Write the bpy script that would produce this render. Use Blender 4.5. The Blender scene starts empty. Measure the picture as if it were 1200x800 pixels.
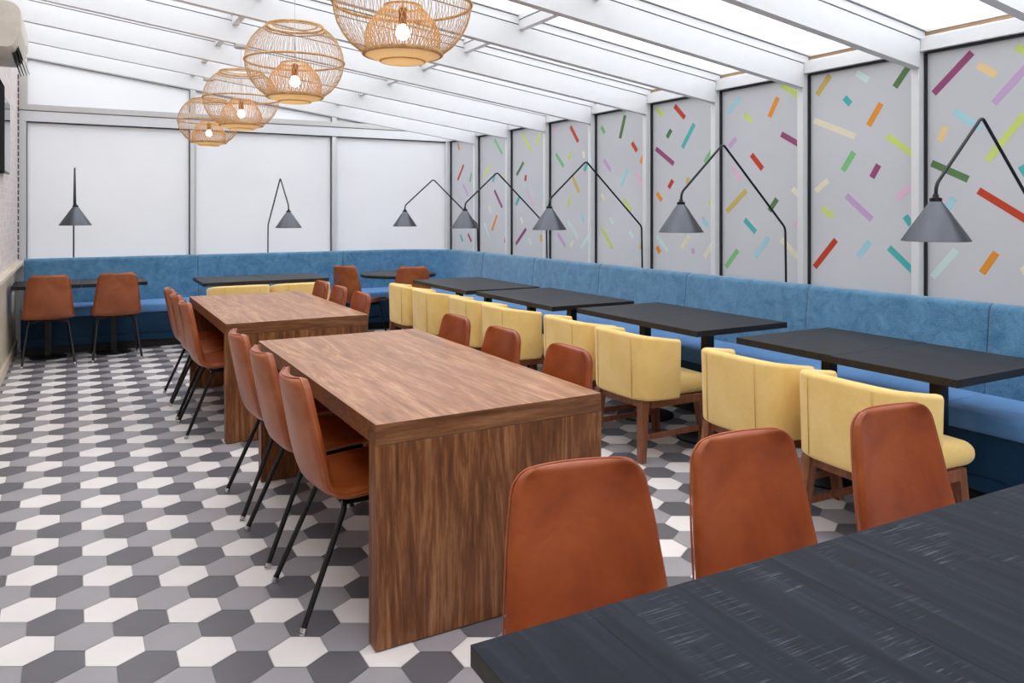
import bpy, bmesh, math, random
from mathutils import Vector, Matrix
random.seed(7)
PI = math.pi
SC = bpy.context.scene
COL = SC.collection

# ---------------------------------------------------------------- camera, world, light, exposure
cam_d = bpy.data.cameras.new('camera'); cam = bpy.data.objects.new('camera', cam_d); COL.objects.link(cam)
cam.location = (0, 0, 1.45); cam.rotation_euler = (math.radians(90), 0, math.radians(-29.45))
cam_d.sensor_width = 36; cam_d.lens = 27.0; cam_d.shift_y = -152/1200.0
cam_d.clip_start = 0.02
SC.camera = cam
w = bpy.data.worlds.new('overcast_sky'); SC.world = w; w.use_nodes = True
wn = w.node_tree.nodes; wl = w.node_tree.links; wn.clear()
wo = wn.new('ShaderNodeOutputWorld'); wb = wn.new('ShaderNodeBackground')
tc = wn.new('ShaderNodeTexCoord'); sx = wn.new('ShaderNodeSeparateXYZ'); rp = wn.new('ShaderNodeValToRGB')
rp.color_ramp.elements[0].position = 0.45; rp.color_ramp.elements[0].color = (0.86, 0.865, 0.88, 1)
rp.color_ramp.elements[1].position = 0.9; rp.color_ramp.elements[1].color = (1.0, 0.995, 0.995, 1)
wl.new(tc.outputs['Generated'], sx.inputs[0])
mp = wn.new('ShaderNodeMapRange'); mp.inputs['From Min'].default_value = -1; mp.inputs['From Max'].default_value = 1
wl.new(sx.outputs['Z'], mp.inputs['Value']); wl.new(mp.outputs['Result'], rp.inputs['Fac'])
wl.new(rp.outputs['Color'], wb.inputs['Color']); wb.inputs['Strength'].default_value = 1.0
wl.new(wb.outputs[0], wo.inputs[0])
SC.view_settings.view_transform = 'Standard'; SC.view_settings.look = 'None'
SC.view_settings.exposure = 1.55; SC.view_settings.gamma = 1.0
SC.view_settings.use_curve_mapping = False

# ---------------------------------------------------------------- materials
def srgb(r, g, b):
    f = lambda v: (v/255)/12.92 if v <= 10 else ((v/255+0.055)/1.055)**2.4
    return (f(r), f(g), f(b), 1)
def newmat(name):
    m = bpy.data.materials.new(name); m.use_nodes = True
    nt = m.node_tree; p = nt.nodes['Principled BSDF']
    return m, nt, p
def setp(p, **k):
    for a, b in k.items():
        if a in p.inputs: p.inputs[a].default_value = b
def texco(nt, kind='Object', scale=(1,1,1), rot=(0,0,0)):
    t = nt.nodes.new('ShaderNodeTexCoord'); mpn = nt.nodes.new('ShaderNodeMapping')
    mpn.inputs['Scale'].default_value = scale; mpn.inputs['Rotation'].default_value = rot
    nt.links.new(t.outputs[kind], mpn.inputs['Vector']); return mpn.outputs['Vector']
def noise(nt, vec, sc, det=4, rough=.55, dist=0):
    n = nt.nodes.new('ShaderNodeTexNoise'); n.inputs['Scale'].default_value = sc
    n.inputs['Detail'].default_value = det; n.inputs['Roughness'].default_value = rough
    n.inputs['Distortion'].default_value = dist; nt.links.new(vec, n.inputs['Vector']); return n
def ramp(nt, fac, stops):
    r = nt.nodes.new('ShaderNodeValToRGB'); e = r.color_ramp.elements
    e[0].position, e[0].color = stops[0]; e[1].position, e[1].color = stops[-1]
    for s in stops[1:-1]:
        q = e.new(s[0]); q.color = s[1]
    nt.links.new(fac, r.inputs['Fac']); return r.outputs['Color']
def bump(nt, p, h, strength=.2, dist=.002):
    b = nt.nodes.new('ShaderNodeBump'); b.inputs['Strength'].default_value = strength
    b.inputs['Distance'].default_value = dist
    nt.links.new(h, b.inputs['Height']); nt.links.new(b.outputs[0], p.inputs['Normal'])
def plain(name, col, rough=.5, metal=0, var=.06, sc=14, spec=.5):
    m, nt, p = newmat(name); setp(p, **{'Roughness': rough, 'Metallic': metal, 'Specular IOR Level': spec})
    v = texco(nt); n = noise(nt, v, sc)
    a = tuple(c*(1-var) for c in col[:3])+(1,); b = tuple(min(1, c*(1+var)) for c in col[:3])+(1,)
    nt.links.new(ramp(nt, n.outputs['Fac'], [(.3, a), (.7, b)]), p.inputs['Base Color'])
    return m
def leather(name, c0, c1, c2, rough=.36):
    m, nt, p = newmat(name); setp(p, **{'Roughness': rough, 'Specular IOR Level': .45})
    v = texco(nt); n = noise(nt, v, 5, 5, .6, .4)
    nt.links.new(ramp(nt, n.outputs['Fac'], [(.28, c0), (.5, c1), (.75, c2)]), p.inputs['Base Color'])
    g = noise(nt, v, 260, 3); bump(nt, p, g.outputs['Fac'], .12, .001); return m
def fabric(name, c0, c1, sc=3.5, fine=320, rough=.9, sheen=.3, mix=.5, stretch=(1,1,1)):
    m, nt, p = newmat(name); setp(p, **{'Roughness': rough, 'Sheen Weight': sheen, 'Sheen Roughness': .5, 'Specular IOR Level': .2})
    v = texco(nt); n = noise(nt, v, sc, 6, .7, .8)
    v2 = texco(nt, scale=stretch); f = noise(nt, v2, fine, 2)
    mx = nt.nodes.new('ShaderNodeMix'); mx.data_type = 'FLOAT'; mx.inputs[0].default_value = mix
    nt.links.new(n.outputs['Fac'], mx.inputs[2]); nt.links.new(f.outputs['Fac'], mx.inputs[3])
    nt.links.new(ramp(nt, mx.outputs[0], [(.36, c0), (.64, c1)]), p.inputs['Base Color'])
    bump(nt, p, f.outputs['Fac'], .35, .0015); return m
def wood(name, c0, c1, c2, scale, rough=.35, dist=2.2, fine=90):
    # grain runs along the axis whose scale is small
    m, nt, p = newmat(name); setp(p, **{'Roughness': rough, 'Specular IOR Level': .4})
    v = texco(nt, scale=scale); n = noise(nt, v, 1.0, 6, .62, dist)
    n2 = noise(nt, v, 7.0, 4, .7, .3)
    mx = nt.nodes.new('ShaderNodeMix'); mx.data_type = 'FLOAT'; mx.inputs[0].default_value = .4
    nt.links.new(n.outputs['Fac'], mx.inputs[2]); nt.links.new(n2.outputs['Fac'], mx.inputs[3])
    nt.links.new(ramp(nt, mx.outputs[0], [(.33, c0), (.5, c1), (.66, c2)]), p.inputs['Base Color'])
    bump(nt, p, n2.outputs['Fac'], .08, .001); return m
def glassy(name, tcol, dcol, fac_t, transp=0.0, tint=(1,1,1,1), gloss=.06, rough=.35):
    # frosted pane: light from outside comes through diffused, plus a little clear transmission
    m = bpy.data.materials.new(name); m.use_nodes = True; nt = m.node_tree; nt.nodes.clear()
    o = nt.nodes.new('ShaderNodeOutputMaterial')
    tr = nt.nodes.new('ShaderNodeBsdfTranslucent'); df = nt.nodes.new('ShaderNodeBsdfDiffuse')
    gl = nt.nodes.new('ShaderNodeBsdfGlossy'); gl.inputs['Roughness'].default_value = rough
    v = texco(nt); n = noise(nt, v, 1.3, 3)
    a = tuple(c*.95 for c in tcol[:3])+(1,)
    nt.links.new(ramp(nt, n.outputs['Fac'], [(.35, a), (.65, tcol)]), tr.inputs['Color'])
    df.inputs['Color'].default_value = dcol
    m1 = nt.nodes.new('ShaderNodeMixShader'); m1.inputs[0].default_value = fac_t
    nt.links.new(df.outputs[0], m1.inputs[1]); nt.links.new(tr.outputs[0], m1.inputs[2])
    m2 = nt.nodes.new('ShaderNodeMixShader'); m2.inputs[0].default_value = gloss
    nt.links.new(m1.outputs[0], m2.inputs[1]); nt.links.new(gl.outputs[0], m2.inputs[2])
    last = m2
    if transp > 0:
        tp = nt.nodes.new('ShaderNodeBsdfTransparent'); tp.inputs['Color'].default_value = tint
        m3 = nt.nodes.new('ShaderNodeMixShader'); m3.inputs[0].default_value = transp
        nt.links.new(m2.outputs[0], m3.inputs[1]); nt.links.new(tp.outputs[0], m3.inputs[2]); last = m3
    nt.links.new(last.outputs[0], o.inputs['Surface']); return m
def emit(name, col, s):
    m, nt, p = newmat(name); setp(p, **{'Base Color': col, 'Emission Color': col, 'Emission Strength': s}); return m

M_leather = leather('tan_leather', srgb(118,46,10), srgb(148,66,18), srgb(174,88,36))
M_leather_sheen = leather('tan_leather_sheen', srgb(138,70,38), srgb(160,88,52), srgb(182,110,74), .28)  # same leather on the outer side, window sheen lightened into its colour
M_pipe = leather('leather_piping', srgb(150,66,26), srgb(170,84,40), srgb(190,104,60), .3)  # real piping, its pinkish rim highlight put in as lighter leather
M_black = plain('black_steel', (.012,.012,.013,1), .35, .3)
M_chrome = plain('chrome', (.65,.65,.66,1), .2, 1.0)
M_yellow = fabric('yellow_weave', srgb(238,196,110), srgb(253,220,146), 4, 260, .9, .25, .55, (1,1,3))
M_yseam = plain('yellow_seam', srgb(216,176,98), .9)
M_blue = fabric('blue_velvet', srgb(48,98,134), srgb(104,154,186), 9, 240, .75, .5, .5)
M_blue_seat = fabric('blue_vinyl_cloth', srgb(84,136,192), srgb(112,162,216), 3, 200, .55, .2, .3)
M_blue_shaded = fabric('blue_base_vinyl_shaded', srgb(20,56,86), srgb(30,70,102), 3, 160, .55, .1, .3)  # dark blue base, with the shade below the seat mixed into the colour
M_plinth = plain('black_plinth', (.012,.012,.012,1), .6)
M_chairwood = wood('walnut_legs', srgb(100,58,38), srgb(138,86,60), srgb(166,112,84), (30,30,3), .45, 1)
W0, W1, W2 = srgb(92,56,36), srgb(138,92,62), srgb(176,130,96)
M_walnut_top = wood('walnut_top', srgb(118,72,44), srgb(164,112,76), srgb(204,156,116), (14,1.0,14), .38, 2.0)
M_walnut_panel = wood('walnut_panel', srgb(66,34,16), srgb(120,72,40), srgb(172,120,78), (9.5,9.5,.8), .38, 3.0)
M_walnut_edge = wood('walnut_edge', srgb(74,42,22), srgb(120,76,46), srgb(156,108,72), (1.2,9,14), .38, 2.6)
M_blacktop = wood('black_ash_top', srgb(18,20,23), srgb(28,30,34), srgb(46,48,53), (34,3,34), .5, 1.0)
M_blacktop_fg = wood('black_ash_saw_marked', srgb(18,21,27), srgb(27,31,39), srgb(46,50,60), (1.6,26,26), .5, .6)
M_blackedge = wood('black_table_edge', srgb(22,20,19), srgb(34,30,28), srgb(52,46,42), (3,40,40), .5, .6)
M_white = plain('white_painted_metal', srgb(224,225,226), .38, 0, .015)
M_white_in = plain('beige_white_frame', srgb(202,199,195), .5, 0, .02)  # beige-white of the upper far frame and ceiling roses
M_gasket = plain('black_gasket', (.012,.013,.016,1), .6)
M_grayline = plain('grey_gap_line', srgb(120,120,122), .6)  # thin grey strips along the gaps between roof and frame members
M_brownstrip = wood('brown_batten', srgb(120,92,66), srgb(150,120,90), srgb(180,150,120), (20,2,20), .6)
M_glass_r = glassy('frosted_grey_glass', (.66,.68,.72,1), (.45,.46,.48,1), .62, gloss=.06)
M_glass_far = glassy('frosted_white_glass', (.90,.915,.94,1), (.82,.835,.86,1), .44, gloss=.05)
M_roof = glassy('roof_glass', (.95,.97,1,1), (.9,.9,.9,1), .8, .62, (.97,.985,1,1), .03)
M_cone = plain('brushed_aluminium', srgb(96,98,104), .36, 1.0, .0, 4)
M_conein = plain('white_enamel_inside', srgb(210,210,205), .6)
M_rattan = wood('rattan', srgb(186,138,84), srgb(208,164,110), srgb(230,192,142), (12,12,12), .6)
M_rattan_in = wood('rattan_inner', srgb(204,150,90), srgb(224,174,114), srgb(240,198,142), (12,12,12), .6)
M_cord = plain('white_cord', srgb(200,198,192), .6)
M_bulb = emit('warm_bulb', (1,.84,.60,1), 5)
M_diff = glassy('paper_diffuser', (.98,.83,.55,1), (.95,.82,.58,1), .5, gloss=0)
M_cap = wood('socket_wood', srgb(120,74,36), srgb(150,98,54), srgb(176,122,76), (20,20,4))
M_tile = {}
for nm, c in (('white', srgb(242,236,233)), ('light', srgb(165,160,164)), ('dark', srgb(104,101,107))):
    M_tile[nm] = plain('tile_'+nm, c, .42, 0, .05, 3)
M_grout = plain('grout', srgb(190,186,182), .9)
M_wain = wood('pale_wainscot', srgb(190,176,156), srgb(206,192,172), srgb(220,208,190), (6,6,.8), .5)
M_cap_l = wood('pale_cap', srgb(206,188,164), srgb(220,204,182), srgb(230,216,198), (6,.8,6), .45)
M_ac = plain('ac_plastic', srgb(214,206,192), .4)
M_dark = plain('dark_louver', srgb(50,52,46), .5)
M_screen = plain('black_screen', (.01,.01,.012,1), .08)
M_matte = plain('matte_black_casing', (.008,.008,.008,1), .95, 0, .05, 14, .05)
M_ground = plain('outside_paving', srgb(176,158,140), .9, 0, .15, .8)
# rough-sawn black table top: grain along the boards, pale saw marks across them in patches
M_blacktop_fg, nt, p = newmat('black_saw_marked_wood'); setp(p, **{'Roughness': .62, 'Specular IOR Level': .18})
v = texco(nt, scale=(30,2.2,30)); g = noise(nt, v, 1, 6, .6, .5)
v2 = texco(nt, scale=(9,260,9), rot=(0,0,.12)); sw = noise(nt, v2, 1, 2, .5, .1)
v3 = texco(nt, scale=(7,2.6,1)); pt_ = noise(nt, v3, 1, 4, .6, .6)
def mth(op, a, b):
    m_ = nt.nodes.new('ShaderNodeMath'); m_.operation = op; m_.use_clamp = True
    for i_, q_ in ((0, a), (1, b)):
        if isinstance(q_, float): m_.inputs[i_].default_value = q_
        else: nt.links.new(q_, m_.inputs[i_])
    return m_.outputs[0]
line = mth('MULTIPLY', mth('SUBTRACT', sw.outputs['Fac'], .55), 6.0)
patch = mth('MULTIPLY', mth('SUBTRACT', pt_.outputs['Fac'], .52), 7.0)
mk = mth('MULTIPLY', line, patch)
base = ramp(nt, g.outputs['Fac'], [(.3, srgb(19,23,30)), (.5, srgb(27,32,41)), (.72, srgb(40,46,57))])
mxc = nt.nodes.new('ShaderNodeMix'); mxc.data_type = 'RGBA'
nt.links.new(mk, mxc.inputs[0]); nt.links.new(base, mxc.inputs[6]); mxc.inputs[7].default_value = srgb(96,100,110)
nt.links.new(mxc.outputs[2], p.inputs['Base Color']); bump(nt, p, g.outputs['Fac'], .15, .001)
# whitewashed brick
M_brick, nt, p = newmat('whitewashed_brick'); setp(p, Roughness=.85)
v = texco(nt, scale=(1,1,1), rot=(0, math.radians(90), math.radians(90)))
bt = nt.nodes.new('ShaderNodeTexBrick'); bt.inputs['Scale'].default_value = 4.2
bt.inputs['Color1'].default_value = srgb(218,208,205); bt.inputs['Color2'].default_value = srgb(206,192,189)
bt.inputs['Mortar'].default_value = srgb(222,216,212); bt.inputs['Mortar Size'].default_value = .012
nt.links.new(v, bt.inputs['Vector']); nt.links.new(bt.outputs['Color'], p.inputs['Base Color'])
bump(nt, p, bt.outputs['Fac'], -.4, .004)
M_brickdark = plain('bare_brick_edge', srgb(120,84,76), .9, 0, .4, 30)
DEC = {'p': (150,72,118), 'y': (236,206,150), 'l': (198,166,208), 'k': (206,222,120), 'b': (168,214,226), 'g': (84,124,72),
       'r': (196,62,28), 'm': (206,230,226), 'o': (232,150,48), 'c': (232,226,200), 't': (76,182,180), 'u': (208,184,100),
       'n': (128,196,130), 'i': (226,188,212)}
M_dec = {}
DN = {'p':'plum','y':'peach','l':'lilac','k':'lime','b':'sky','g':'green','r':'red','m':'mint','o':'orange','c':'cream','t':'teal','u':'mustard','n':'light_green','i':'pink'}
for k_, c_ in DEC.items(): M_dec[k_] = plain('vinyl_'+DN[k_], srgb(*c_), .6, 0, .01)

# ---------------------------------------------------------------- mesh helpers
def obj(name, bm, mats, parent=None, smooth=False, auto=None):
    me = bpy.data.meshes.new(name); bmesh.ops.recalc_face_normals(bm, faces=bm.faces); bm.to_mesh(me); bm.free()
    o = bpy.data.objects.new(name, me); COL.objects.link(o)
    for m in (mats if isinstance(mats, (list, tuple)) else [mats]): me.materials.append(m)
    if smooth:
        for f in me.polygons: f.use_smooth = True
        if auto: me.set_sharp_from_angle(angle=math.radians(auto))
    if parent: o.parent = parent
    return o
def box(bm, a, b, mi=0, bev=0):
    x0,y0,z0 = a; x1,y1,z1 = b
    vs = [bm.verts.new(q) for q in ((x0,y0,z0),(x1,y0,z0),(x1,y1,z0),(x0,y1,z0),(x0,y0,z1),(x1,y0,z1),(x1,y1,z1),(x0,y1,z1))]
    fs = []
    for i in ((0,3,2,1),(4,5,6,7),(0,1,5,4),(1,2,6,5),(2,3,7,6),(3,0,4,7)):
        f = bm.faces.new([vs[j] for j in i]); f.material_index = mi; fs.append(f)
    if bev:
        es = list({e for f in fs for e in f.edges})
        bmesh.ops.bevel(bm, geom=es, offset=bev, segments=3, affect='EDGES', profile=.5)
    return vs
def hexa(bm, lo, hi, mi=0):   # lo, hi: four points each
    vs = [bm.verts.new(q) for q in list(lo)+list(hi)]
    for i in ((0,3,2,1),(4,5,6,7),(0,1,5,4),(1,2,6,5),(2,3,7,6),(3,0,4,7)):
        f = bm.faces.new([vs[j] for j in i]); f.material_index = mi
def tube(bm, pts, r, n=10, mi=0, closed=False):
    pts = [Vector(q) for q in pts]; N = len(pts); rings = []
    rr = r if isinstance(r, (list, tuple)) else [r]*N
    up = None
    for i, q in enumerate(pts):
        if closed: t = pts[(i+1) % N]-pts[i-1]
        else: t = (pts[min(i+1, N-1)]-pts[max(i-1, 0)])
        t.normalize()
        if up is None: up = t.orthogonal().normalized()
        up = (up - t*up.dot(t)).normalized(); s = t.cross(up)
        rings.append([bm.verts.new(q+(up*math.cos(2*PI*k/n)+s*math.sin(2*PI*k/n))*rr[i]) for k in range(n)])
    for i in range(N if closed else N-1):
        A, B = rings[i], rings[(i+1) % N]
        for k in range(n):
            f = bm.faces.new((A[k], A[(k+1)%n], B[(k+1)%n], B[k])); f.material_index = mi
    if not closed:
        bm.faces.new(rings[0][::-1]); bm.faces.new(rings[-1])
def lathe(bm, prof, n=32, cx=0, cy=0, close=False, mi=0):
    rings = []
    for r, z in prof:
        if r < 1e-5: rings.append([bm.verts.new((cx, cy, z))])
        else: rings.append([bm.verts.new((cx+r*math.cos(2*PI*k/n), cy+r*math.sin(2*PI*k/n), z)) for k in range(n)])
    seq = list(range(len(rings)-1))
    prs = [(i, i+1) for i in seq]
    if close: prs.append((len(rings)-1, 0))
    for i, j in prs:
        A, B = rings[i], rings[j]
        for k in range(n):
            if len(A) == 1 and len(B) == 1: continue
            if len(A) == 1: vs = (A[0], B[k], B[(k+1)%n])
            elif len(B) == 1: vs = (A[k], A[(k+1)%n], B[0])
            else: vs = (A[k], A[(k+1)%n], B[(k+1)%n], B[k])
            f = bm.faces.new(vs); f.material_index = mi
def smoothpath(pts, rad, n=6):
    out = [Vector(pts[0])]
    for i in range(1, len(pts)-1):
        a, b, c = Vector(pts[i-1]), Vector(pts[i]), Vector(pts[i+1])
        u, v = (a-b).normalized(), (c-b).normalized()
        d = min(rad, (a-b).length*.45, (c-b).length*.45)
        p0, p1 = b+u*d, b+v*d
        for k in range(n+1):
            t = k/n; out.append(p0*(1-t)**2 + b*2*t*(1-t) + p1*t*t)
    out.append(Vector(pts[-1])); return out
def thing(name, label, cat, loc=(0,0,0), rz=0, group=None):
    o = bpy.data.objects.new(name, None); COL.objects.link(o); o.empty_display_size = .1
    o.location = loc; o.rotation_euler = (0,0,rz); o['label'] = label; o['category'] = cat
    if group: o['group'] = group
    return o
def struct(name, bm, m, parent=None, **k):
    o = obj(name, bm, m, parent, **k)
    if not parent: o['kind'] = 'structure'
    return o
def copy_tree(root, loc, rz, label, group=None):
    def cp(o, par):
        c = o.copy(); COL.objects.link(c); c.parent = par
        for ch in o.children: cp(ch, c)
        return c
    kids = list(root.children)
    r = root.copy(); COL.objects.link(r); r.location = loc; r.rotation_euler = (0,0,rz); r['label'] = label
    if group: r['group'] = group
    for ch in kids: cp(ch, r)
    return r
first_used = {}
def place(kind, root, loc, rz, label, group):
    if kind not in first_used:
        first_used[kind] = 1
        root.location = loc; root.rotation_euler = (0,0,rz); root['label'] = label; root['group'] = group
        return root
    return copy_tree(root, loc, rz, label, group)

# ---------------------------------------------------------------- the room
XW, YF, XL, YN = 4.50, 9.75, -.56, -2.6
BAY, Y0 = .8547, 2.826
def zb(x): return 2.325+.13*(4.40-x)          # underside of the rafters
# floor of hexagonal tiles (one mesh: tiles with their grout)
bm = bmesh.new()
gv = [bm.verts.new(q) for q in ((-.72,YN-.1,-.004),(4.7,YN-.1,-.004),(4.7,YF+.1,-.004),(-.72,YF+.1,-.004))]
f = bm.faces.new(gv); f.material_index = 3
gl2 = [bm.verts.new((v.co.x, v.co.y, -.06)) for v in gv]
f = bm.faces.new(gl2[::-1]); f.material_index = 3
for i in range(4):
    f = bm.faces.new((gv[i], gl2[i], gl2[(i+1)%4], gv[(i+1)%4])); f.material_index = 3
s = .1008; ang = math.radians(-29.7); ca, sa = math.cos(ang), math.sin(ang)
th = math.radians(29.45); dA, rA = 2.537, -1.311
ax, ay = math.cos(th)*rA+math.sin(th)*dA, -math.sin(th)*rA+math.cos(th)*dA
hexs = [(s*.985*math.cos(k*PI/3), s*.985*math.sin(k*PI/3)) for k in range(6)]
for a in range(-60, 80):
    for b in range(-90, 110):
        lx, ly = 1.5*s*a, math.sqrt(3)*s*(b+a/2)
        x, y = ax+ca*lx-sa*ly, ay+sa*lx+ca*ly
        if not (-.66 < x < 4.6 and YN < y < YF): continue
        mi = {0:0, 1:2, 2:1}[(2*a+b) % 3]
        f = bm.faces.new([bm.verts.new((x+ca*hx-sa*hy, y+sa*hx+ca*hy, 0)) for hx, hy in hexs]); f.material_index = mi
struct('floor', bm, [M_tile['white'], M_tile['light'], M_tile['dark'], M_grout])

bm = bmesh.new(); box(bm, (XL-.16,YN,.90), (XL,YF,3.25)); struct('wall_left', bm, M_brick)
bm = bmesh.new(); box(bm, (XL-.16,YN,0), (XL-.02,YF,.90)); struct('trim_1', bm, M_wain)
bm = bmesh.new(); box(bm, (XL-.16,YN,.9), (-.50,YF-.08,.935), bev=.004); struct('trim_2', bm, M_cap_l)
bm = bmesh.new(); box(bm, (XL-.03,YN,0), (XL+.0,YF-.08,.10), bev=.004); struct('baseboard_left', bm, M_cap_l)
bm = bmesh.new(); n_ = 0; z = .95
while z < 2.9:
    box(bm, (XL-.004, YF-.11, z), (XL+.012, YF-.075, z+.05)); z += .068
struct('trim_3', bm, M_brickdark)
# right wall: low wall, posts, panes, header, decals
bm = bmesh.new(); box(bm, (XW-.01,YN,0), (XW+.12,YF+.1,.86)); box(bm, (XW-.06,YN,.80), (XW+.12,YF,.86)); struct('wall_right', bm, M_white)
ti, wi = 4, 1
DECALS = [('p', 2.788, 2.164, 2.559, 2.37), ('y', 2.523, 2.292, 2.424, 2.218), ('l', 2.438, 2.061, 2.263, 2.24), ('k', 2.32, 2.357, 2.233, 2.304), ('b', 2.666, 2.044, 2.508, 1.924), ('y', 2.712, 1.958, 2.753, 1.875), ('k', 2.276, 1.981, 2.475, 1.741), ('g', 2.801, 1.744, 2.581, 1.638), ('r', 2.523, 1.572, 2.263, 1.404), ('b', 2.666, 1.531, 2.712, 1.45), ('m', 2.651, 1.224, 2.796, 1.053), ('o', 2.424, 1.22, 2.503, 1.099), ('c', 2.285, 1.151, 2.25, 1.098), ('t', 2.293, 1.702, 2.259, 1.645), ('u', 3.523, 2.388, 3.628, 2.267), ('m', 3.317, 2.373, 3.228, 2.309), ('t', 3.408, 2.221, 3.362, 2.169), ('g', 2.938, 2.367, 3.041, 2.238), ('o', 3.136, 2.147, 3.228, 2.013), ('c', 3.657, 2.091, 3.323, 1.949), ('k', 3.094, 1.935, 2.899, 1.792), ('n', 3.336, 1.848, 3.421, 1.727), ('p', 3.154, 1.753, 3.203, 1.672), ('c', 3.537, 1.667, 3.642, 1.593), ('l', 3.395, 1.559, 3.203, 1.4), ('i', 2.91, 1.624, 3.03, 1.531), ('k', 3.585, 1.474, 3.495, 1.415), ('t', 2.972, 1.423, 2.932, 1.371), ('r', 3.475, 1.258, 3.649, 1.061), ('b', 3.216, 1.255, 3.304, 1.15), ('t', 3.082, 1.222, 2.905, 1.071), ('b', 4.344, 2.342, 4.48, 2.231), ('k', 4.3, 2.204, 4.23, 2.144), ('o', 3.974, 2.294, 4.055, 2.158), ('k', 3.943, 2.384, 3.766, 2.267), ('p', 3.943, 2.021, 3.759, 1.919), ('r', 4.23, 1.889, 4.12, 1.772), ('i', 4.434, 1.807, 4.335, 1.696), ('u', 4.282, 1.615, 4.489, 1.45), ('c', 3.842, 1.617, 3.759, 1.547), ('g', 3.982, 1.545, 4.055, 1.456), ('t', 4.3, 1.39, 4.188, 1.294), ('i', 3.759, 1.42, 3.819, 1.345), ('b', 4.063, 1.258, 4.196, 1.105), ('c', 3.943, 1.249, 3.759, 1.091), ('n', 4.371, 1.149, 4.498, 1.008), ('l', 4.388, 2.026, 4.461, 1.965), ('k', 5.34, 2.38, 5.259, 2.295), ('r', 5.103, 2.367, 4.974, 2.249), ('g', 5.147, 2.164, 5.202, 2.102), ('t', 4.859, 2.187, 5.005, 1.997), ('p', 5.351, 2.015, 5.114, 1.865), ('o', 4.63, 2.15, 4.65, 2.097), ('n', 4.63, 1.97, 4.738, 1.858), ('r', 5.125, 1.724, 5.18, 1.659), ('o', 5.34, 1.618, 5.27, 1.548), ('k', 4.621, 1.575, 4.689, 1.513), ('b', 4.768, 1.393, 4.698, 1.331), ('m', 5.34, 1.237, 5.191, 1.099), ('c', 4.921, 1.248, 5.016, 1.136), ('c', 4.621, 1.221, 4.738, 1.077), ('o', 5.34, 1.138, 5.293, 1.086), ('l', 4.88, 1.141, 4.869, 1.099), ('u', 4.932, 1.739, 4.942, 1.682), ('g', 5.795, 2.361, 5.874, 2.15), ('p', 5.494, 2.336, 5.518, 2.284), ('r', 5.692, 2.095, 5.617, 2.01), ('o', 5.494, 2.002, 5.567, 1.897), ('i', 5.642, 1.814, 5.506, 1.652), ('b', 5.756, 1.851, 5.86, 1.702), ('t', 5.506, 1.637, 5.482, 1.582), ('c', 6.176, 1.619, 6.105, 1.559), ('k', 5.821, 1.563, 5.705, 1.458), ('o', 5.506, 1.458, 5.506, 1.396), ('m', 6.022, 1.392, 5.981, 1.335), ('k', 6.176, 1.29, 5.995, 1.095), ('m', 5.73, 1.266, 5.667, 1.204), ('n', 6.176, 2.293, 6.119, 2.221), ('l', 6.134, 1.962, 6.022, 1.848), ('u', 5.506, 1.255, 5.567, 1.105), ('r', 6.72, 2.346, 6.578, 2.173), ('n', 7.002, 2.078, 6.851, 1.931), ('k', 6.704, 2.076, 6.753, 1.998), ('c', 6.486, 2.07, 6.47, 1.999), ('t', 6.35, 2.018, 6.47, 1.868), ('u', 6.688, 1.834, 6.563, 1.653), ('o', 6.365, 1.648, 6.365, 1.579), ('k', 6.72, 1.593, 6.769, 1.513), ('b', 6.532, 1.432, 6.47, 1.354), ('m', 6.769, 1.36, 6.578, 1.168), ('m', 6.35, 1.252, 6.532, 1.073), ('c', 6.673, 1.147, 6.72, 1.083), ('l', 6.968, 1.211, 6.818, 1.088), ('i', 7.002, 2.373, 7.019, 2.301), ('k', 7.717, 2.353, 7.524, 2.141), ('k', 7.319, 2.337, 7.411, 2.201), ('g', 7.697, 2.024, 7.857, 1.882), ('r', 7.639, 1.873, 7.658, 1.805), ('i', 7.6, 1.695, 7.486, 1.518), ('t', 7.797, 1.62, 7.877, 1.531), ('b', 7.319, 1.688, 7.211, 1.573), ('p', 7.639, 1.253, 7.877, 1.067), ('m', 7.581, 1.147, 7.524, 1.07), ('c', 7.757, 1.38, 7.717, 1.311), ('m', 7.211, 1.884, 7.193, 1.817), ('u', 7.319, 1.193, 7.301, 1.117), ('n', 8.412, 2.35, 8.213, 2.157), ('k', 8.525, 2.049, 8.688, 1.895), ('t', 8.389, 1.926, 8.457, 1.822), ('p', 8.412, 1.715, 8.213, 1.502), ('k', 8.064, 1.983, 8.17, 1.864), ('o', 8.345, 1.408, 8.48, 1.215), ('m', 8.688, 1.309, 8.548, 1.117), ('r', 8.064, 1.255, 8.149, 1.078), ('c', 8.548, 1.525, 8.502, 1.439), ('r', 9.285, 2.079, 9.472, 1.88), ('n', 9.054, 1.966, 9.105, 1.844), ('o', 9.472, 2.38, 9.418, 2.283), ('p', 9.156, 1.156, 9.054, 1.057), ('l', 9.312, 1.817, 9.156, 1.665), ('t', 9.391, 1.138, 9.312, 1.049), ('t', 8.93, 1.505, 8.905, 1.428)]
K0, K1 = -6, 8
for k in range(K0, K1+1):
    y = Y0+BAY*k
    bm = bmesh.new()
    box(bm, (4.43, y+.012, .86), (XW+.06, y+.062, 2.52), 0, .003)
    box(bm, (XW-.02, y, .86), (XW+.02, y+.012, 2.41), 1)
    box(bm, (XW-.012, y+.062, .86), (XW+.02, y+.066, 2.41), 1)
    struct('trim_%d' % ti, bm, [M_white, M_gasket]); ti += 1
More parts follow.
